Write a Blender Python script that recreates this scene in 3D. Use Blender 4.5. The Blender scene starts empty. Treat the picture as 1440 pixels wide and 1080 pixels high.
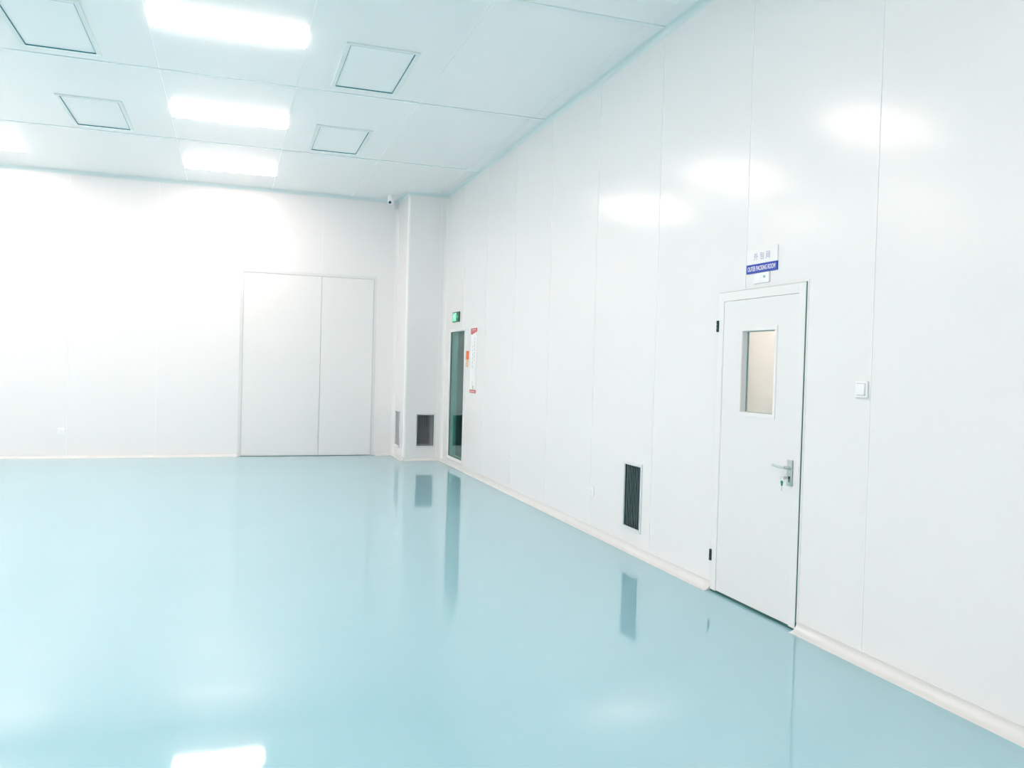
import bpy, bmesh, math, random
from mathutils import Matrix, Vector
random.seed(4)
S = bpy.context.scene
COL = S.collection
# ------------------------------------------------------------------ room size (metres)
XR, YF, H = 3.236, 13.741, 4.266          # right wall, far wall, ceiling
XL, YB = -8.4, -3.2                       # left wall and back wall (behind the camera)
CX, CY = 2.596, 12.93                     # boxed-in column in the far right corner
PI = math.pi

# ------------------------------------------------------------------ materials
def mat(name, col, rough=0.5, metal=0.0, spec=0.5, coat=0.0, bump=None, vary=None, emit=None, estr=0.0):
    m = bpy.data.materials.new(name); m.use_nodes = True
    nt = m.node_tree; b = nt.nodes['Principled BSDF']
    b.inputs['Base Color'].default_value = (*col, 1)
    b.inputs['Roughness'].default_value = rough
    b.inputs['Metallic'].default_value = metal
    b.inputs['Specular IOR Level'].default_value = spec
    b.inputs['Coat Weight'].default_value = coat
    b.inputs['Coat Roughness'].default_value = 0.05
    if emit:
        b.inputs['Emission Color'].default_value = (*emit, 1)
        b.inputs['Emission Strength'].default_value = estr
    tc = nt.nodes.new('ShaderNodeTexCoord')
    if vary:                                    # vary = (scale, amount): faint mottling of the colour
        n = nt.nodes.new('ShaderNodeTexNoise'); n.inputs['Scale'].default_value = vary[0]
        n.inputs['Detail'].default_value = 3
        nt.links.new(tc.outputs['Object'], n.inputs['Vector'])
        mx = nt.nodes.new('ShaderNodeMix'); mx.data_type = 'RGBA'
        mx.inputs[6].default_value = (*[c * (1 - vary[1]) for c in col], 1)
        mx.inputs[7].default_value = (*[min(1, c * (1 + vary[1])) for c in col], 1)
        nt.links.new(n.outputs['Fac'], mx.inputs[0])
        nt.links.new(mx.outputs[2], b.inputs['Base Color'])
    if bump:                                    # bump = (scale, strength, distance, stretch)
        mp = nt.nodes.new('ShaderNodeMapping'); mp.inputs['Scale'].default_value = bump[3]
        n = nt.nodes.new('ShaderNodeTexNoise'); n.inputs['Scale'].default_value = bump[0]
        n.inputs['Detail'].default_value = 2
        bp = nt.nodes.new('ShaderNodeBump'); bp.inputs['Strength'].default_value = bump[1]
        bp.inputs['Distance'].default_value = bump[2]
        nt.links.new(tc.outputs['Object'], mp.inputs['Vector'])
        nt.links.new(mp.outputs['Vector'], n.inputs['Vector'])
        nt.links.new(n.outputs['Fac'], bp.inputs['Height'])
        nt.links.new(bp.outputs['Normal'], b.inputs['Normal'])
        if coat: nt.links.new(bp.outputs['Normal'], b.inputs['Coat Normal'])
    return m

def glass_mat(name, tint):
    m = bpy.data.materials.new(name); m.use_nodes = True
    nt = m.node_tree; nt.nodes.clear()
    o = nt.nodes.new('ShaderNodeOutputMaterial'); mx = nt.nodes.new('ShaderNodeMixShader')
    t = nt.nodes.new('ShaderNodeBsdfTransparent'); t.inputs[0].default_value = (*tint, 1)
    g = nt.nodes.new('ShaderNodeBsdfGlossy'); g.inputs['Roughness'].default_value = 0.0
    f = nt.nodes.new('ShaderNodeFresnel')
    ge = nt.nodes.new('ShaderNodeNewGeometry'); mr = nt.nodes.new('ShaderNodeMapRange')   # same reflectance from both sides of the pane
    mr.inputs['To Min'].default_value = 1.5; mr.inputs['To Max'].default_value = 1 / 1.5
    nt.links.new(ge.outputs['Backfacing'], mr.inputs['Value']); nt.links.new(mr.outputs['Result'], f.inputs['IOR'])
    nt.links.new(f.outputs[0], mx.inputs[0]); nt.links.new(t.outputs[0], mx.inputs[1])
    nt.links.new(g.outputs[0], mx.inputs[2]); nt.links.new(mx.outputs[0], o.inputs[0])
    return m

LAMP = 31.5
M = dict(
    panel=mat('painted_panel', (.885, .885, .885), .20, spec=.42, bump=(2.0, .12, .01, (1, 1, .6))),
    ceil=mat('ceiling_panel', (.96, .968, .968), .22, spec=.6),
    floor=mat('epoxy_floor', (.32, .57, .64), .05, spec=.95, bump=(1.6, .10, .006, (1, 1, 1)), vary=(.7, .02)),
    cove=mat('cove_plastic', (.755, .77, .755), .3, vary=(5, .01)),
    alu=mat('ceiling_profile', (.72, .82, .83), .35),
    strip=mat('ceiling_strip', (.82, .87, .88), .35),
    joint=mat('panel_joint', (.92, .93, .93), .3),
    jointd=mat('door_joint', (.58, .62, .60), .4),
    doorw=mat('door_paint', (.86, .865, .86), .3, bump=(3.0, .06, .01, (1, 1, 1))),
    frame=mat('frame_paint', (.87, .875, .87), .3),
    frameg=mat('grey_frame_paint', (.78, .795, .79), .35),
    white=mat('white_plastic', (.94, .95, .95), .25),
    whiteb=mat('bright_white_plastic', (.97, .975, .975), .2),
    grey=mat('grey_plastic', (.42, .46, .46), .4),
    steel=mat('brushed_steel', (.60, .66, .65), .28, metal=.9, bump=(60, .1, .001, (1, 1, 12))),
    dark=mat('dark_hole', (.02, .03, .03), .6),
    shade_seal=mat('dark_green_shade_seal', (.03, .15, .13), .5),  # gap shade in colour on the single door, gasket on the glass one
    gask=mat('teal_gap_shade', (.005, .22, .27), .5),  # shade of the outlet recess put into the colour
    gaskl=mat('pale_gasket', (.25, .42, .42), .5),
    outfr=mat('outlet_frame_paint', (.84, .88, .87), .35),
    plate=mat('outlet_plate', (.975, .98, .985), .3),
    louver=mat('grey_louver', (.34, .43, .45), .4, metal=.3),
    louverl=mat('pale_louver', (.60, .63, .66), .4),
    ventin=mat('vent_inside', (.02, .06, .065), .7),
    ventfr=mat('vent_frame_paint', (.76, .79, .81), .3),
    hinge=mat('dark_hinge_metal', (.06, .11, .10), .35, metal=.7),
    blue=mat('blue_print', (.002, .055, .46), .35),
    ink=mat('purple_grey_ink', (.48, .49, .66), .5),
    red=mat('red_print', (.62, .10, .10), .5),
    orange=mat('orange_print', (.88, .17, .03), .5),
    yellow=mat('amber_print', (.86, .48, .16), .5),
    paper=mat('poster_paper', (.92, .92, .92), .45),
    ink2=mat('grey_ink', (.40, .42, .46), .5),
    leafg=mat('green_print', (.10, .50, .22), .5),
    exitd=mat('exit_dark_green', (.01, .10, .06), .3),
    exitg=mat('exit_green', (.02, .42, .20), .3, emit=(.03, .62, .30), estr=.45),
    exitw=mat('exit_white', (.6, .9, .75), .3, emit=(.45, 1, .72), estr=.7),
    keyg=mat('green_key_cap', (.02, .27, .19), .4),
    mark=mat('teal_mark', (.25, .55, .50), .5),
    lens=mat('camera_lens', (.02, .06, .08), .08),
    passage=mat('beige_panel', (.77, .79, .765), .5, vary=(1.5, .01)),
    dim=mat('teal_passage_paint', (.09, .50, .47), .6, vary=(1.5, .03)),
    lamp=mat('lamp_diffuser', (.9, .95, 1), .4, emit=(1.0, .80, .738), estr=LAMP),
    lampend=mat('lamp_end', (.9, .95, 1), .4, emit=(1.0, .84, .80), estr=2.0),
    glass=glass_mat('clear_glass', (.95, .97, .96)),
    green=glass_mat('green_tinted_glass', (.52, .88, .84)),
)

# ------------------------------------------------------------------ mesh helpers
def box(bm, x0, x1, y0, y1, z0, z1, bev=0.0, seg=2):
    t = bmesh.new()
    bmesh.ops.create_cube(t, size=1)
    for v in t.verts:
        v.co = Vector(((x0 + x1) / 2 + v.co.x * abs(x1 - x0), (y0 + y1) / 2 + v.co.y * abs(y1 - y0),
                       (z0 + z1) / 2 + v.co.z * abs(z1 - z0)))
    if bev: bmesh.ops.bevel(t, geom=t.edges[:], offset=bev, segments=seg, affect='EDGES', profile=.6)
    merge(bm, t)

def merge(bm, t, mtx=None):
    if mtx: bmesh.ops.transform(t, matrix=mtx, verts=t.verts)
    me = bpy.data.meshes.new('tmp'); t.to_mesh(me); t.free(); bm.from_mesh(me); bpy.data.meshes.remove(me)

def cyl(bm, p0, p1, r, r2=None, seg=20):
    p0, p1 = Vector(p0), Vector(p1); d = p1 - p0
    t = bmesh.new()
    bmesh.ops.create_cone(t, cap_ends=True, segments=seg, radius1=r, radius2=r if r2 is None else r2, depth=d.length)
    merge(bm, t, Matrix.Translation((p0 + p1) / 2) @ d.to_track_quat('Z', 'Y').to_matrix().to_4x4())

def ball(bm, c, r, sc=(1, 1, 1)):
    t = bmesh.new(); bmesh.ops.create_uvsphere(t, u_segments=24, v_segments=14, radius=r)
    merge(bm, t, Matrix.Translation(c) @ Matrix.Diagonal((*sc, 1)))

def tube(bm, pts, r, seg=10):
    for a, b in zip(pts, pts[1:]): cyl(bm, a, b, r, seg=seg)
    for p in pts[1:-1]: ball(bm, p, r)

def ring(bm, x0, x1, z0, z1, w, y0, y1, bev=.002):          # rectangular frame in the x-z plane
    box(bm, x0, x1, y0, y1, z1 - w, z1, bev); box(bm, x0, x1, y0, y1, z0, z0 + w, bev)
    box(bm, x0, x0 + w, y0, y1, z0 + w, z1 - w, bev); box(bm, x1 - w, x1, y0, y1, z0 + w, z1 - w, bev)

def prism(bm, poly, y0, y1):                                 # polygon in x-z, from y0 to y1
    a = [bm.verts.new((x, y0, z)) for x, z in poly]; b = [bm.verts.new((x, y1, z)) for x, z in poly]
    bm.faces.new(a); bm.faces.new(b[::-1])
    n = len(poly)
    for i in range(n): bm.faces.new((a[i], b[i], b[(i + 1) % n], a[(i + 1) % n]))

def stroke(bm, pts, w, y0, y1):                              # pen strokes as thin bars on a face
    for (ax, az), (bx, bz) in zip(pts, pts[1:]):
        d = Vector((bx - ax, bz - az)); L = d.length or 1e-6; n = Vector((-d.y, d.x)) / L * w / 2; e = d / L * w * .3
        poly = [(ax - e.x + n.x, az - e.y + n.y), (ax - e.x - n.x, az - e.y - n.y),
                (bx + e.x - n.x, bz + e.y - n.y), (bx + e.x + n.x, bz + e.y + n.y)]
        prism(bm, poly, y0, y1)

def quarter(bm, p0, p1, inn, up, r, n=6):                    # concave cove between two planes meeting at 90 degrees
    p0, p1, inn, up = Vector(p0), Vector(p1), Vector(inn), Vector(up)
    prof = [Vector((0, 0))] + [Vector((r - r * math.sin(a), r - r * math.cos(a))) for a in [PI / 2 * k / n for k in range(n + 1)]]
    # prof in (inn, up): corner point then arc from (r,0) to (0,r)
    A = [bm.verts.new(p0 + inn * q.x + up * q.y) for q in prof]
    B = [bm.verts.new(p1 + inn * q.x + up * q.y) for q in prof]
    bm.faces.new(A); bm.faces.new(B[::-1]); m = len(prof)
    for i in range(m): bm.faces.new((A[i], B[i], B[(i + 1) % m], A[(i + 1) % m]))

def obj(name, bm, m, parent=None, smooth=False):
    bmesh.ops.recalc_face_normals(bm, faces=bm.faces)
    me = bpy.data.meshes.new(name); bm.to_mesh(me); bm.free()
    me.materials.append(M[m] if isinstance(m, str) else m)
    if smooth:
        for p in me.polygons: p.use_smooth = True
        try: me.set_sharp_from_angle(angle=math.radians(35))
        except Exception: pass
    o = bpy.data.objects.new(name, me); COL.objects.link(o)
    if parent: o.parent = parent
    return o

def tag(o, label=None, cat=None, group=None, kind=None):
    for k, v in (('label', label), ('category', cat), ('group', group), ('kind', kind)):
        if v: o[k] = v
    return o

def thing(name, loc, rz=0.0, label=None, cat=None, group=None, kind=None):
    o = bpy.data.objects.new(name, None); COL.objects.link(o); o.empty_display_size = .1
    o.location = loc; o.rotation_euler = (0, 0, rz)
    return tag(o, label, cat, group, kind)

def copy_thing(src, loc, rz=None, label=None):
    r = src.copy(); COL.objects.link(r); r.location = loc
    if rz is not None: r.rotation_euler = (0, 0, rz)
    if label: r['label'] = label
    for ch in list(src.children):
        c = ch.copy(); COL.objects.link(c); c.parent = r
        for g in list(ch.children):
            d = g.copy(); COL.objects.link(d); d.parent = c
    return r

RW = -PI / 2          # things on the right wall: local x = towards the camera, local -y = into the room
def struct(name, bm, m, smooth=False):
    return tag(obj(name, bm, m, smooth=smooth), kind='structure')

# ------------------------------------------------------------------ walls, floor, ceiling
T = .12
def wall_cells(bm, mk, a0, a1, z0, z1, holes):               # mk(bm,a0,a1,z0,z1) adds one block
    As = sorted({a0, a1, *[h[0] for h in holes], *[h[1] for h in holes]})
    Zs = sorted({z0, z1, *[h[2] for h in holes], *[h[3] for h in holes]})
    for i in range(len(As) - 1):
        for j in range(len(Zs) - 1):
            ca, cz = (As[i] + As[i + 1]) / 2, (Zs[j] + Zs[j + 1]) / 2
            if any(h[0] < ca < h[1] and h[2] < cz < h[3] for h in holes): continue
            mk(bm, As[i], As[i + 1], Zs[j], Zs[j + 1])

D1 = (4.087, 5.02, 0.0, 2.10)         # single door: y from, y to, z from, z to
D3 = (11.68, 12.585, 0.085, 2.10)       # glass escape door
V1 = (6.115, 6.42, .205, .742)          # return air vent opening
bm = bmesh.new()
wall_cells(bm, lambda b, a, c, z, w: box(b, XR, XR + T, a, c, z, w), YB, YF + T, 0, H, [D1, D3, V1])
struct('wall_right', bm, 'panel')
DF = (0.10, 2.255, 0.0, 2.975)          # big double access door in the far wall
bm = bmesh.new()
wall_cells(bm, lambda b, a, c, z, w: box(b, a, c, YF, YF + T, z, w), XL - T, XR, 0, H, [DF])
struct('wall_far', bm, 'panel')
bm = bmesh.new(); box(bm, XL - T, XL, YB, YF, 0, H); struct('wall_left', bm, 'panel')
bm = bmesh.new(); box(bm, XL - T, XR + T, YB - T, YB, 0, H); struct('wall_back', bm, 'panel')
bm = bmesh.new(); box(bm, XL - T, 6.2, YB - T, YF + 1.2, -.1, 0); struct('floor', bm, 'floor')
bm = bmesh.new(); box(bm, XL - T, XR + T, YB - T, YF + T, H, H + .1); struct('ceiling', bm, 'ceil')

# column casing: front face, side face, rounded corner profile
VC = (2.812, 3.094, .228, .730)         # vent opening, front of column
VS = (13.235, 13.585, .20, .755)        # vent opening, side of column
bm = bmesh.new(); t_ = .07
wall_cells(bm, lambda b, a, c, z, w: box(b, a, c, CY, CY + t_, z, w), CX + .03, XR - .0005, 0, H, [VC])
wall_cells(bm, lambda b, a, c, z, w: box(b, CX, CX + t_, a, c, z, w), CY + .03, YF - .0005, 0, H, [VS])
struct('wall_column', bm, 'panel')
bm = bmesh.new()                        # quarter-round outside corner
n = 8; r = .034
prof = [(CX + r - r * math.cos(PI / 2 * k / n), CY + r - r * math.sin(PI / 2 * k / n)) for k in range(n + 1)] + [(CX + r, CY + r)]
A = [bm.verts.new((x - .001, y - .001, 0)) for x, y in prof]; B = [bm.verts.new((x - .001, y - .001, H)) for x, y in prof]
bm.faces.new(A); bm.faces.new(B[::-1])
for i in range(len(prof)): bm.faces.new((A[i], B[i], B[(i + 1) % len(prof)], A[(i + 1) % len(prof)]))
struct('trim_1', bm, 'joint', smooth=True)

tn = [1]
def trim(bm, m, smooth=False):
    tn[0] += 1
    return struct('trim_%d' % tn[0], bm, m, smooth)

# cove skirting
R_ = .058
bm = bmesh.new()
for a, c in ((YB, D1[0] - .003), (D1[1] + .003, CY)):
    quarter(bm, (XR, a, 0), (XR, c, 0), (-1, 0, 0), (0, 0, 1), R_)
    box(bm, XR - .005, XR, a, c, R_ - .001, R_ + .004, .001)
struct('baseboard_right', bm, 'cove', True)
bm = bmesh.new()
for a, c in ((XL, DF[0] - .01), (DF[1] + .03, CX)):
    quarter(bm, (a, YF, 0), (c, YF, 0), (0, -1, 0), (0, 0, 1), .05)
struct('baseboard_far', bm, 'cove', True)
bm = bmesh.new()
quarter(bm, (CX - .04, CY, 0), (XR, CY, 0), (0, -1, 0), (0, 0, 1), .045)
quarter(bm, (CX, CY - .04, 0), (CX, YF, 0), (-1, 0, 0), (0, 0, 1), .045)
struct('baseboard_column', bm, 'cove', True)
bm = bmesh.new(); quarter(bm, (XL, YB, 0), (XL, YF, 0), (1, 0, 0), (0, 0, 1), .05); struct('baseboard_left', bm, 'cove', True)
bm = bmesh.new(); quarter(bm, (XL, YB, 0), (XR, YB, 0), (0, 1, 0), (0, 0, 1), .05); struct('baseboard_back', bm, 'cove', True)
# ceiling coves
for p0, p1, inn in (((XR, YB, H), (XR, CY, H), (-1, 0, 0)), ((XL, YF, H), (CX, YF, H), (0, -1, 0)),
                    ((CX, CY, H), (XR, CY, H), (0, -1, 0)), ((CX, CY, H), (CX, YF, H), (-1, 0, 0)),
                    ((XL, YB, H), (XL, YF, H), (1, 0, 0))):
    bm = bmesh.new(); quarter(bm, p0, p1, inn, (0, 0, -1), .05); trim(bm, 'alu', True)
# vertical inside corners
for p0, inn, up in (((XR, CY, .03), (-1, 0, 0), (0, -1, 0)), ((CX, YF, .03), (-1, 0, 0), (0, -1, 0))):
    bm = bmesh.new(); quarter(bm, p0, (p0[0], p0[1], H - .03), inn, up, .045); trim(bm, 'frame', True)
# ceiling: cross profiles and long joints
for y in (.60, 3.24, 5.865, 8.525, 11.125):
    bm = bmesh.new(); box(bm, XL, XR - .045, y - .022, y + .022, H - .006, H + .01, .002); trim(bm, 'strip')
bm = bmesh.new()
ys = [YB, .60, 3.24, 5.865, 8.525, 11.125, YF]
for x in (3.05, 1.80, .55, -.705, -4.455, -5.7, -6.95):
    for a, c in zip(ys, ys[1:]): box(bm, x - .003, x + .003, a + .03, c - .03, H - .002, H + .01)
trim(bm, 'joint')
# wall panel joints: a fine bead each
def beads(spans, along, m):
    bm = bmesh.new()
    for (a, z0, z1) in spans:
        if along == 'right': box(bm, XR - .0025, XR + .01, a - .003, a + .003, z0, z1)
        elif along == 'far': box(bm, a - .003, a + .003, YF - .0025, YF + .01, z0, z1)
        else: box(bm, a - .004, a + .004, CY - .0025, CY + .01, z0, z1)
    trim(bm, m)
zt = H - .05
beads([(y, R_, zt) for y in (-1.2, 0, 1.18, 2.36, 3.55, 7.13, 8.32, 9.50, 10.69)] +
      [(4.722, D1[3] + .01, zt), (5.937, R_, zt), (11.87, D3[3] + .02, zt)], 'right', 'joint')
beads([(x, .05, zt) for x in (-7.2, -5.98, -4.76, -3.54, -2.325, -1.105)] + [(.118, DF[3] + .01, zt), (1.352, DF[3] + .01, zt)], 'far', 'joint')
beads([(3.135, .045, zt)], 'col', 'joint')

# ------------------------------------------------------------------ rooms behind the doors
bm = bmesh.new()
def shell(bm, x0, x1, y0, y1, z1):
    box(bm, x1, x1 + .08, y0 - .08, y1 + .08, 0, z1)
    box(bm, x0, x1, y0 - .08, y0, 0, z1); box(bm, x0, x1, y1, y1 + .08, 0, z1)
    box(bm, x0, x1 + .08, y0 - .08, y1 + .08, z1, z1 + .08)
shell(bm, XR + T, 4.9, 3.6, 8.4, 2.9); struct('wall_packing_room', bm, 'passage')
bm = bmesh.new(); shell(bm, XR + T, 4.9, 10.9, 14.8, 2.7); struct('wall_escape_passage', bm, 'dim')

# ------------------------------------------------------------------ door 1 (single leaf with window)
d = thing('door_1', (XR, D1[1], 0), RW, 'white single door with narrow window and lever handle in right wall', 'door', kind='structure')
W = D1[1] - D1[0]; Z = D1[3]                     # local x 0..W, towards the camera
bm = bmesh.new(); fw = .066
box(bm, 0.001, fw, -.008, T, .012, Z - .001, .002); box(bm, W - fw, W - .006, -.008, T, .012, Z - .001, .002)
box(bm, fw, W - fw, -.008, T, Z - fw, Z - .001, .002)
box(bm, W + .0005, W + .014, -.003, .0, R_, Z + .012, .001)
obj('door_frame', bm, 'frame', d)
bm = bmesh.new(); box(bm, W - .006, W - .0005, -.006, .05, .012, Z - .001)
obj('side_gap_shade', bm, 'shade_seal', d)  # dark strip coloured as the shade of the gap beside the frame
bm = bmesh.new(); box(bm, .002, W - .006, -.009, .03, Z - .0055, Z - .001)
obj('top_gap_shade', bm, 'jointd', d)  # grey strip standing in for the shadow line over the frame
lx0, lx1, lz0, lz1 = fw + .0015, W - fw - .0015, .017, Z - fw - .0015
wx0, wx1, wz0, wz1 = .296, .645, 1.283, 1.820     # window opening in the leaf
leaf = None
bm = bmesh.new()
wall_cells(bm, lambda b, a, c, z, w: box(b, a, c, -.004, .046, z, w), lx0, lx1, lz0, lz1, [(wx0, wx1, wz0, wz1)])
leaf = obj('door_leaf', bm, 'doorw', d)
bm = bmesh.new()
ring(bm, wx0 - .026, wx1 + .022, wz0 - .026, wz1 + .026, .024, -.009, .002, .002)
obj('window_trim', bm, 'frame', leaf)
bm = bmesh.new(); ring(bm, wx0, wx1, wz0, wz1, .004, .031, .040, 0)
obj('window_gasket', bm, 'gaskl', leaf)
bm = bmesh.new(); box(bm, wx0 + .001, wx1 - .001, .033, .038, wz0 + .001, wz1 - .001)
tag(obj('window_glass', bm, 'glass', leaf), 'clear window pane')
bm = bmesh.new(); box(bm, .002, W - .006, -.0075, .05, .002, .0115)
obj('under_door_shade', bm, 'shade_seal', d)  # dark bar coloured as the shade in the gap under the leaf
for z in (1.825, .213):                          # two butt hinges on the far jamb
    bm = bmesh.new()
    for k in range(3): cyl(bm, (-.002, -.013, z + k * .027 + .001), (-.002, -.013, z + k * .027 + .025), .0075, seg=14)
    box(bm, -.014, .012, -.0095, -.001, z, z + .08, .001)
    obj('hinge', bm, 'hinge', d, True)
# handle set, strike
hx = D1[1] - 4.183
bm = bmesh.new(); box(bm, hx - .025, hx + .025, -.014, -.0035, .862, 1.022, .003); hs = obj('handle_plate', bm, 'steel', d)
bm = bmesh.new()
cyl(bm, (hx, -.01, .975), (hx, -.052, .975), .0105)
tube(bm, [(hx, -.050, .975), (hx - .02, -.056, .974), (hx - .06, -.057, .975), (hx - .112, -.054, .978)], .0078, 12)
cyl(bm, (hx, -.014, .975), (hx, -.020, .975), .017)
tag(obj('lever', bm, 'steel', hs, True), 'silver lever handle')
bm = bmesh.new(); cyl(bm, (hx, -.0145, .912), (hx, -.018, .912), .0085); box(bm, hx - .0035, hx + .0035, -.0155, -.0138, .885, .91)
obj('keyhole', bm, 'dark', hs)
bm = bmesh.new(); box(bm, W - .02, W - .008, -.014, -.006, .955, .985, .002); obj('strike', bm, 'white', d)
# keys hanging from the lock
k = thing('key_bunch', (XR - .018, D1[1] - hx, .912), RW, 'keys hanging from door lock, green capped key on a ring', 'key')
bm = bmesh.new(); box(bm, -.0015, .0015, -.020, .0, -.004, .004); cyl(bm, (-.0015, -.027, 0), (.0015, -.027, 0), .011, seg=16)
obj('lock_key', bm, 'steel', k)
bm = bmesh.new(); pts = [(-.018 + .02 * math.cos(a), -.03, -.008 + .013 * math.sin(a)) for a in [2 * PI * i / 24 for i in range(25)]]
for a, b in zip(pts, pts[1:]): cyl(bm, a, b, .0012, seg=6)
obj('key_ring', bm, 'steel', k)
bm = bmesh.new(); cyl(bm, (-.022, -.028, -.030), (-.022, -.033, -.030), .0105, seg=16); box(bm, -.029, -.015, -.033, -.028, -.052, -.034, .002)
hk = obj('key_cap', bm, 'keyg', k)
bm = bmesh.new(); box(bm, -.0245, -.0195, -.0315, -.0295, -.083, -.05); box(bm, -.0195, -.017, -.0315, -.0295, -.078, -.072); box(bm, -.0195, -.018, -.0315, -.0295, -.068, -.063)
obj('key_blade', bm, 'steel', k)

# ------------------------------------------------------------------ door 2 (large double door in far wall)
d = thing('door_2', (DF[0], YF, 0), 0, 'tall pale double door flush in the far wall', 'door', kind='structure')
W = DF[1] - DF[0]; Z = DF[3]; fw = .045
bm = bmesh.new()
box(bm, .001, fw, -.006, T, 0, Z - .001, .002); box(bm, W - fw, W - .001, -.006, T, 0, Z - .001, .002)
box(bm, fw, W - fw, -.006, T, Z - fw, Z - .001, .002)
obj('door_frame', bm, 'frameg', d)
mid = 1.356 - DF[0]
for a, c in ((fw + .004, mid - .003), (mid + .003, W - fw - .004)):
    bm = bmesh.new(); box(bm, a, c, -.0005, .05, .010, Z - fw - .004, .0015); obj('door_leaf', bm, 'doorw', d)
bm = bmesh.new(); box(bm, fw, W - fw, .02, .06, .0, Z - fw); obj('door_rebate', bm, 'jointd', d)

# ------------------------------------------------------------------ door 3 (glass escape door)
d = thing('door_3', (XR, D3[1], 0), RW, 'narrow green glass door beside the corner column', 'door', kind='structure')
W = D3[1] - D3[0]; fw = .042
bm = bmesh.new(); ring(bm, .001, W - .001, D3[2] + .001, D3[3] - .001, fw, -.006, T, .002); fr = obj('door_frame', bm, 'frame', d)
bm = bmesh.new(); ring(bm, fw, W - fw, D3[2] + fw, D3[3] - fw, .008, .006, .022, 0); obj('glass_gasket', bm, 'shade_seal', d)
bm = bmesh.new(); box(bm, fw + .002, W - fw - .002, .010, .018, D3[2] + fw + .002, D3[3] - fw - .002); tag(obj('glass_panel', bm, 'green', d), 'green tinted glass')

# ------------------------------------------------------------------ vents
def vent(name, loc, rz, w, h, label, slat, nsl, back='ventin', ang=.6, duct=0):
    v = thing(name, loc, rz, label, 'vent', 'return air vents low on the walls')
    bm = bmesh.new(); ring(bm, -w / 2, w / 2, 0, h, .024, -.008, .0, .002)
    ring(bm, -w / 2 + .019, w / 2 - .019, .019, h - .019, .008, -.006, .004, .001); obj('vent_frame', bm, 'ventfr', v)
    bm = bmesh.new(); iw = w - .056
    for i in range(nsl):
        x = -iw / 2 + iw * (i + .5) / nsl
        t = bmesh.new(); box(t, -.0013, .0013, -.011, .011, .027, h - .027)
        merge(bm, t, Matrix.Translation((x, .016, 0)) @ Matrix.Rotation(ang, 4, 'Z'))
    obj('louvers', bm, slat, v)
    if duct:
        bm = bmesh.new(); ring(bm, -iw / 2 - .003, iw / 2 + .003, .024, h - .024, .003, .0045, .03, 0); obj('liner', bm, 'ventin', v)
        bm = bmesh.new(); q = iw / 2 + .004
        for a, c in ((-q - .004, -q), (q, q + .004)): box(bm, a, c, .031, duct, .022, h - .022)
        for a, c in ((.018, .022), (h - .022, h - .018)): box(bm, -q, q, .031, duct, a, c)
        obj('duct', bm, 'whiteb', v)
    bm = bmesh.new(); e = duct or .036; box(bm, -iw / 2 - .004, iw / 2 + .004, e, e + .004, .023, h - .023)
    if not duct: ring(bm, -iw / 2 - .003, iw / 2 + .003, .024, h - .024, .003, .0045, .036, 0); obj('filter_back', bm, back, v)
    return v
vent('air_vent', (XR, (6.087 + 6.43) / 2, .178), RW, .345, .58, 'dark slatted air vent low on right wall between door and sockets', 'louver', 9, ang=.85)
vent('air_vent', ((2.788 + 3.114) / 2, CY, .208), 0, .328, .554, 'dark slatted air vent on front of corner column', 'louver', 8, ang=-.25, duct=.40)
vent('air_vent', (CX, (13.21 + 13.61) / 2, .178), RW, .40, .60, 'pale narrow-looking air vent on left side of corner column', 'louverl', 16, 'grey')

# ------------------------------------------------------------------ switch and sockets
s = thing('light_switch', (XR, 3.608, 1.471), RW, 'white square light switch on wall right of the single door', 'switch')
bm = bmesh.new(); box(bm, -.046, .046, -.012, .0, -.047, .047, .006, 3); obj('switch_plate', bm, 'whiteb', s, True)
bm = bmesh.new(); box(bm, -.031, .030, -.0165, -.006, -.031, .031, .003, 2); obj('rocker', bm, 'whiteb', s, True)
bm = bmesh.new(); box(bm, -.0335, .0335, -.0125, -.0118, -.0335, .0335); obj('rocker_gap', bm, 'grey', s)
def socket(loc, rz, label):
    s = thing('wall_socket', loc, rz, label, 'socket', 'white wall sockets near the floor')
    bm = bmesh.new(); box(bm, -.046, .046, -.010, .0, -.047, .047, .005, 3); obj('socket_plate', bm, 'whiteb', s, True)
    bm = bmesh.new(); box(bm, -.028, .028, -.0125, -.008, -.030, .030, .003, 2); f = obj('socket_face', bm, 'white', s, True)
    bm = bmesh.new()
    for x in (-.010, .010): box(bm, x - .0012, x + .0012, -.0130, -.0120, .006, .016)
    for x, a in ((-.010, .5), (.010, -.5), (0, 0)):
        t = bmesh.new(); box(t, -.0012, .0012, -.0130, -.0120, -.005, .005)
        merge(bm, t, Matrix.Translation((x, 0, -.010 if x else -.006)) @ Matrix.Rotation(a, 4, 'Y'))
    obj('socket_holes', bm, 'grey', f)
socket((XR, 7.069, .392), RW, 'white socket on right wall nearest the slatted air vent')
socket((XR, 9.574, .398), RW, 'white socket low on right wall, nearer the glass door')
socket((-2.396, YF, .406), 0, 'white socket low on the far wall at left')

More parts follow.
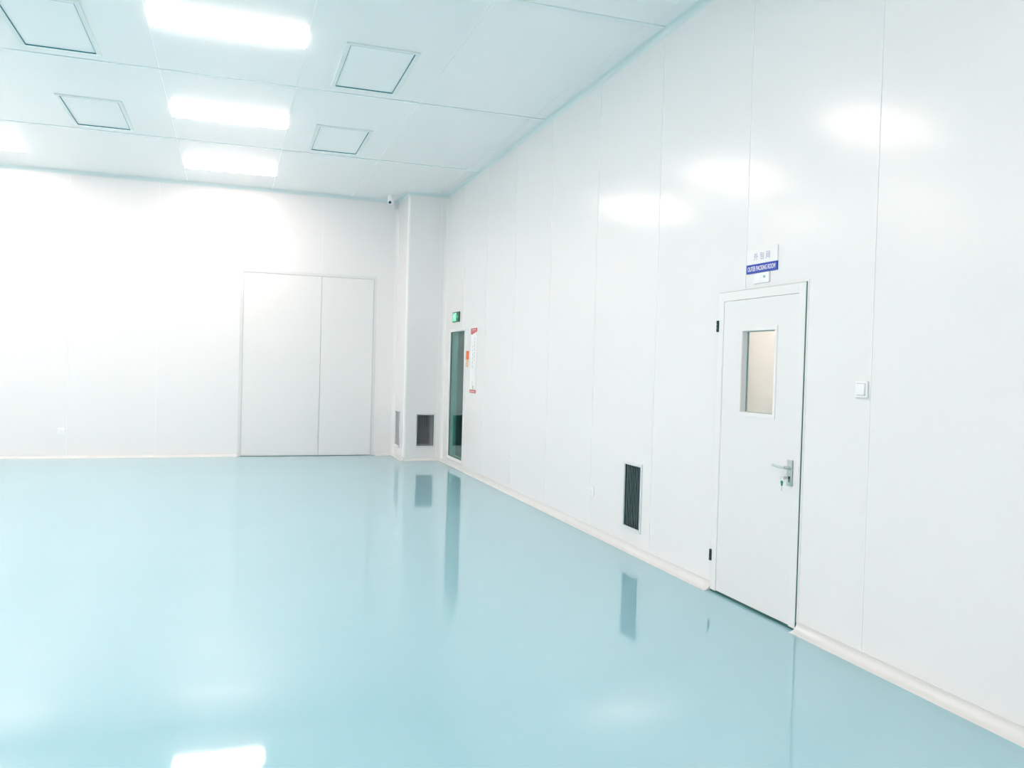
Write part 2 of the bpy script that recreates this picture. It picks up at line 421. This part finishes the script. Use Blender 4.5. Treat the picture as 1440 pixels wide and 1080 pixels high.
# ------------------------------------------------------------------ room sign above the door
s = thing('room_sign', (XR, 4.540, 2.198), RW, 'white and blue room name sign above the single door', 'sign')
bm = bmesh.new(); box(bm, -.162, .162, -.010, .0, .058, .159, .0015)
up = obj('sign_board', bm, 'paper', s)
bm = bmesh.new(); box(bm, -.162, .162, -.010, .0, .0, .0575, .0015); bb = obj('blue_band', bm, 'blue', s)
G = {'wai': [[(.28, .95), (.05, .5)], [(.2, .75), (.5, .75), (.4, .4), (.08, .03)], [(.2, .5), (.36, .38)], [(.7, .97), (.7, .0)], [(.7, .62), (.95, .42)]],
     'bao': [[(.28, .97), (.05, .6)], [(.2, .8), (.88, .8), (.85, .3), (.7, .28)], [(.25, .6), (.62, .6), (.62, .38), (.25, .38)], [(.25, .6), (.25, .08), (.9, .08), (.92, .25)]],
     'jian': [[(.12, .97), (.2, .85)], [(.1, .78), (.1, 0)], [(.32, .88), (.9, .88), (.9, .02), (.78, .08)], [(.32, .66), (.68, .66), (.68, .2), (.32, .2), (.32, .66)], [(.32, .43), (.68, .43)]]}
for g, cx in (('wai', -.062), ('bao', .003), ('jian', .067)):
    bm = bmesh.new()
    for st in G[g]: stroke(bm, [(cx - .021 + q[0] * .044, .083 + q[1] * .048) for q in st], .0042, -.0108, -.0099)
    obj('sign_character', bm, 'ink', up)
def text_mesh(name, body, width, height, x, y, z, m, parent):
    c = bpy.data.curves.new('tmp_text', 'FONT'); c.body = body; c.align_x = 'CENTER'; c.align_y = 'CENTER'; c.extrude = .02; c.offset = .012
    t = bpy.data.objects.new('tmp_text', c); COL.objects.link(t)
    bpy.context.view_layer.update()
    me = bpy.data.meshes.new_from_object(t.evaluated_get(bpy.context.evaluated_depsgraph_get()))
    bpy.data.objects.remove(t); bpy.data.curves.remove(c)
    xs = [v.co.x for v in me.vertices]; ys_ = [v.co.y for v in me.vertices]
    cx, cy = (min(xs) + max(xs)) / 2, (min(ys_) + max(ys_)) / 2
    sx, sy = width / (max(xs) - min(xs)), height / (max(ys_) - min(ys_))
    for v in me.vertices: v.co = Vector((x + (v.co.x - cx) * sx, y - v.co.z * .02, z + (v.co.y - cy) * sy))
    me.name = name; me.materials.clear(); me.materials.append(M[m])
    o = bpy.data.objects.new(name, me); COL.objects.link(o); o.parent = parent
    return o
text_mesh('sign_text', 'OUTER PACKING ROOM', .292, .031, 0, -.0103, .0287, 'paper', bb)
s = thing('status_plate', (XR, 4.531, 2.127), RW, 'small white plate with green mark tucked under the room sign', 'sign')
bm = bmesh.new(); box(bm, -.082, .078, -.012, .0, .0, .068, .003); p = obj('plate', bm, 'white', s)
bm = bmesh.new(); box(bm, -.055, -.020, -.0128, -.0115, .018, .050, .001); obj('paper_label', bm, 'whiteb', s)
bm = bmesh.new(); box(bm, .018, .040, -.0128, -.0115, .032, .046, .001); obj('green_mark', bm, 'mark', s)

# ------------------------------------------------------------------ exit sign
s = thing('exit_sign', (XR, 12.205, 2.2), RW, 'small green exit sign with running figure above the glass door', 'sign')
bm = bmesh.new(); box(bm, -.185, .185, -.022, .0, .0, .155, .003); obj('sign_housing', bm, 'exitd', s)
bm = bmesh.new(); box(bm, -.172, .045, -.0235, -.021, .012, .143, .001); f = obj('sign_face', bm, 'exitg', s)
bm = bmesh.new()
z0 = .02
cyl(bm, (-.075, -.0238, .125), (-.075, -.0246, .125), .011, seg=14)
prism(bm, [(-.105, .112), (-.075, .112), (-.062, .080), (-.085, .068), (-.100, .085)], -.0246, -.0236)
for st in ([(-.080, .108), (-.050, .098), (-.040, .112)], [(-.098, .108), (-.125, .095), (-.130, .075)],
           [(-.078, .076), (-.050, .062), (-.048, .030)], [(-.084, .076), (-.105, .050), (-.140, .042)]):
    stroke(bm, st, .011, -.0246, -.0236)
stroke(bm, [(-.02, .022), (-.02, .132), (.03, .132), (.03, .022)], .008, -.0246, -.0236)
obj('running_figure', bm, 'exitw', s)
bm = bmesh.new(); stroke(bm, [(.07, .078), (.16, .078)], .012, -.0235, -.0218); stroke(bm, [(.125, .108), (.16, .078), (.125, .048)], .010, -.0235, -.0218)
obj('arrow', bm, 'exitg', s)

# ------------------------------------------------------------------ posters
s = thing('wall_poster', (XR, 11.228, 1.156), RW, 'tall white poster with red ends on wall beside the glass door', 'poster')
bm = bmesh.new(); box(bm, -.150, .150, -.004, .0, .045, .845, .0005); pb = obj('poster_sheet', bm, 'paper', s)
bm = bmesh.new(); prism(bm, [(-.150, .835), (-.08, .828), (0, .845), (.08, .862), (.150, .868), (.150, .918), (-.150, .918)], -.0055, .0)
hd = obj('red_header', bm, 'red', s)
bm = bmesh.new()
for i in range(4):
    x = -.10 + i * .055
    stroke(bm, [(x, .897), (x + .036, .897)], .006, -.0062, -.0054); stroke(bm, [(x + .018, .908), (x + .018, .874)], .006, -.0062, -.0054)
obj('header_text', bm, 'paper', hd)
bm = bmesh.new(); box(bm, -.150, .150, -.0055, .0, .0, .045, .0005); ft = obj('red_footer', bm, 'red', s)
bm = bmesh.new()
for i in range(5): stroke(bm, [(-.11 + i * .05, .022), (-.08 + i * .05, .022)], .010, -.0062, -.0054)
obj('footer_text', bm, 'paper', ft)
for x, zs in ((.045, [.77 - i * .052 for i in range(7)]), (-.045, [.65 - i * .055 for i in range(6)])):
    bm = bmesh.new()
    for z in zs:
        w = .020
        stroke(bm, [(x - w, z + .010), (x + w, z + .010)], .006, -.0046, -.0039)
        stroke(bm, [(x, z + .022), (x - .002, z - .016)], .006, -.0046, -.0039)
        if random.random() < .6: stroke(bm, [(x - w * .8, z - .012), (x + w * .9, z - .006)], .006, -.0046, -.0039)
    obj('poster_text', bm, 'ink2', pb)
bm = bmesh.new()
stroke(bm, [(-.03, .16), (-.02, .10)], .010, -.0046, -.0039)
for a in range(5):
    t = 2 * PI * a / 5; prism(bm, [(.01, .08), (.01 + .035 * math.cos(t), .08 + .03 * math.sin(t)), (.01 + .030 * math.cos(t + .7), .08 + .028 * math.sin(t + .7))], -.0046, -.0039)
obj('green_drawing', bm, 'leafg', pb)
s = thing('safety_notice', (XR, 11.545, 1.518), RW, 'small orange notice between glass door and white poster', 'poster')
bm = bmesh.new(); box(bm, -.075, .075, -.003, .0, .115, .236, .0005); obj('orange_panel', bm, 'orange', s)
bm = bmesh.new(); box(bm, -.075, .045, -.003, .0, .0, .115, .0005); lp = obj('amber_panel', bm, 'yellow', s)
bm = bmesh.new()
for i in range(4): stroke(bm, [(-.05, .095 - i * .025), (.02, .095 - i * .025)], .008, -.0037, -.0029)
obj('notice_text', bm, 'paper', lp)

# ------------------------------------------------------------------ security camera at the ceiling corner
s = thing('security_camera', (2.37, 13.30, H), 0, 'small white dome camera under the ceiling beside the column', 'camera')
bm = bmesh.new(); cyl(bm, (0, 0, -.001), (0, 0, -.050), .048, .052, 28); obj('mount', bm, 'white', s, True)
bm = bmesh.new(); ball(bm, (0, 0, -.115), .052); cyl(bm, (0, 0, -.05), (0, 0, -.115), .050, .052, 28); b = obj('housing', bm, 'whiteb', s, True)
bm = bmesh.new(); cyl(bm, (-.010, -.022, -.120), (-.020, -.053, -.134), .024, .022, 24); obj('lens', bm, 'lens', s, True)
s = thing('junction_box', (2.540, YF, H - .150), 0, 'tiny pale junction box on far wall right of the dome camera', 'box')
bm = bmesh.new(); box(bm, -.024, .024, -.04, .0, 0, .085, .004); obj('box_body', bm, 'strip', s)
bm = bmesh.new(); box(bm, -.020, .020, -.043, -.039, .004, .081, .001); obj('box_lid', bm, 'frameg', s)

# ------------------------------------------------------------------ ceiling filter outlets
def outlet(loc, label):
    o = thing('ceiling_outlet', loc, 0, label, 'ceiling vent', 'filter outlets in the ceiling')
    w, l, e, dp = .645, 1.20, .040, .012
    bm = bmesh.new()
    box(bm, -w / 2, w / 2, -l / 2, -l / 2 + e, -dp, 0, .002); box(bm, -w / 2, w / 2, l / 2 - e, l / 2, -dp, 0, .002)
    box(bm, -w / 2, -w / 2 + e, -l / 2 + e, l / 2 - e, -dp, 0, .002); box(bm, w / 2 - e, w / 2, -l / 2 + e, l / 2 - e, -dp, 0, .002)
    obj('outlet_frame', bm, 'outfr', o)
    iw, il = w / 2 - e, l / 2 - e
    bm = bmesh.new(); g = .004
    box(bm, -iw, iw, -il, -il + g, -dp + .001, -.001); box(bm, -iw, iw, il - g, il, -dp + .001, -.001)
    box(bm, -iw, -iw + g, -il, il, -dp + .001, -.001); box(bm, iw - g, iw, -il, il, -dp + .001, -.001)
    obj('outlet_gap_shade', bm, 'gask', o)  # dark teal edging stands for the shade in the gap around the plate
    bm = bmesh.new(); box(bm, -iw + .006, iw - .006, -il + .006, il - .006, -.003, -.0005); obj('diffuser_plate', bm, 'plate', o)
    return o
o0 = outlet((1.190, 7.750, H), 'square-looking filter outlet right of the nearest lamp, nearer the camera')
copy_thing(o0, (1.190, 10.350, H), label='smaller filter outlet between the second lamp and the right wall')
copy_thing(o0, (-1.495, 7.750, H), label='large filter outlet cut by the top left edge of the photo')
copy_thing(o0, (-1.495, 10.350, H), label='filter outlet left of the second lamp, behind the cut-off one')

# ------------------------------------------------------------------ ceiling lamps
def lamp(loc, label):
    o = thing('ceiling_lamp', loc, 0, label, 'ceiling lamp', 'long white lamps on the ceiling')
    L, a, b, dp = .605, .125, .100, .045
    bm = bmesh.new()
    top = [(-a, 0), (a, 0)]; sec = [(-a, -.0077), (-a, -.014), (-b, -dp), (b, -dp), (a, -.014), (a, -.0077)]
    def sl(x, k=1.0): return [bm.verts.new((x, y * k, z * k if k != 1 else z)) for y, z in sec]
    A = sl(-L); B = sl(L); bm.faces.new(A); bm.faces.new(B[::-1]); n = len(sec)
    for i in range(n): bm.faces.new((A[i], B[i], B[(i + 1) % n], A[(i + 1) % n]))
    obj('diffuser', bm, 'lamp', o)
    bm = bmesh.new(); box(bm, -L - .004, L + .004, -a + .006, a - .006, -.0075, 0, .001); obj('housing', bm, 'white', o)
    for s_ in (-1, 1):
        bm = bmesh.new()
        sec2 = [(-a - .002, -.0076), (-a - .002, -.015), (-b - .004, -dp - .003), (b + .004, -dp - .003), (a + .002, -.015), (a + .002, -.0076)]
        sec3 = [(y, max(z, -.028)) for y, z in sec2]
        A = [bm.verts.new((s_ * (L + .0005), y, z)) for y, z in sec2]; B = [bm.verts.new((s_ * (L + .018), y * .97, z)) for y, z in sec3]
        bm.faces.new(A); bm.faces.new(B[::-1])
        for i in range(6): bm.faces.new((A[i], B[i], B[(i + 1) % 6], A[(i + 1) % 6]))
        obj('end_cap', bm, 'lampend', o)
    return o
LX, LY = (-.07, -3.27, -6.47), (12.44, 9.86, 7.23, 4.61, 1.98, -.65)
names = {(0, 0): 'far lamp above the tall double door, smallest of the middle row', (0, 1): 'middle lamp of the row of three, between two filter outlets',
         (0, 2): 'largest lamp at the top of the photo', (1, 0): 'lamp cut off by the left edge of the photo'}
l0 = None
for i, x in enumerate(LX):
    for j, y in enumerate(LY):
        lab = names.get((i, j), 'long white lamp on the ceiling out of the photo, lighting the room')
        if l0 is None: l0 = lamp((x, y, H), lab)
        else: copy_thing(l0, (x, y, H), label=lab)
copy_thing(l0, (4.13, 6.25, 2.9), label='unseen lamp added to light the packing room behind the single door')  # no fixture visible; added to brighten the room behind the window

# ------------------------------------------------------------------ world, camera, view
w = bpy.data.worlds.new('World'); S.world = w; w.use_nodes = True
w.node_tree.nodes['Background'].inputs[0].default_value = (.5, .55, .6, 1)
w.node_tree.nodes['Background'].inputs[1].default_value = .1
cam = bpy.data.cameras.new('camera'); co = bpy.data.objects.new('camera', cam); COL.objects.link(co); S.camera = co
cam.sensor_width = 36; cam.lens = 1156.88 / 1440 * 36; cam.clip_start = .05
yaw, pit, rol = .328106, -.0208629, .027317
fwv = Vector((math.sin(yaw) * math.cos(pit), math.cos(yaw) * math.cos(pit), math.sin(pit)))
rt = Vector((math.cos(yaw), -math.sin(yaw), 0)); upv = rt.cross(fwv)
r2 = rt * math.cos(rol) + upv * math.sin(rol); u2 = -rt * math.sin(rol) + upv * math.cos(rol)
m = Matrix((r2, u2, -fwv)).transposed().to_4x4(); m.translation = (0, 0, 1.54124); co.matrix_world = m
S.view_settings.view_transform = 'Standard'; S.view_settings.look = 'None'; S.view_settings.gamma = 1
S.view_settings.use_curve_mapping = False; S.view_settings.exposure = 0.13
S.cycles.max_bounces = 8; S.cycles.diffuse_bounces = 6; S.cycles.glossy_bounces = 4; S.cycles.transparent_max_bounces = 12
S.cycles.sample_clamp_indirect = 50
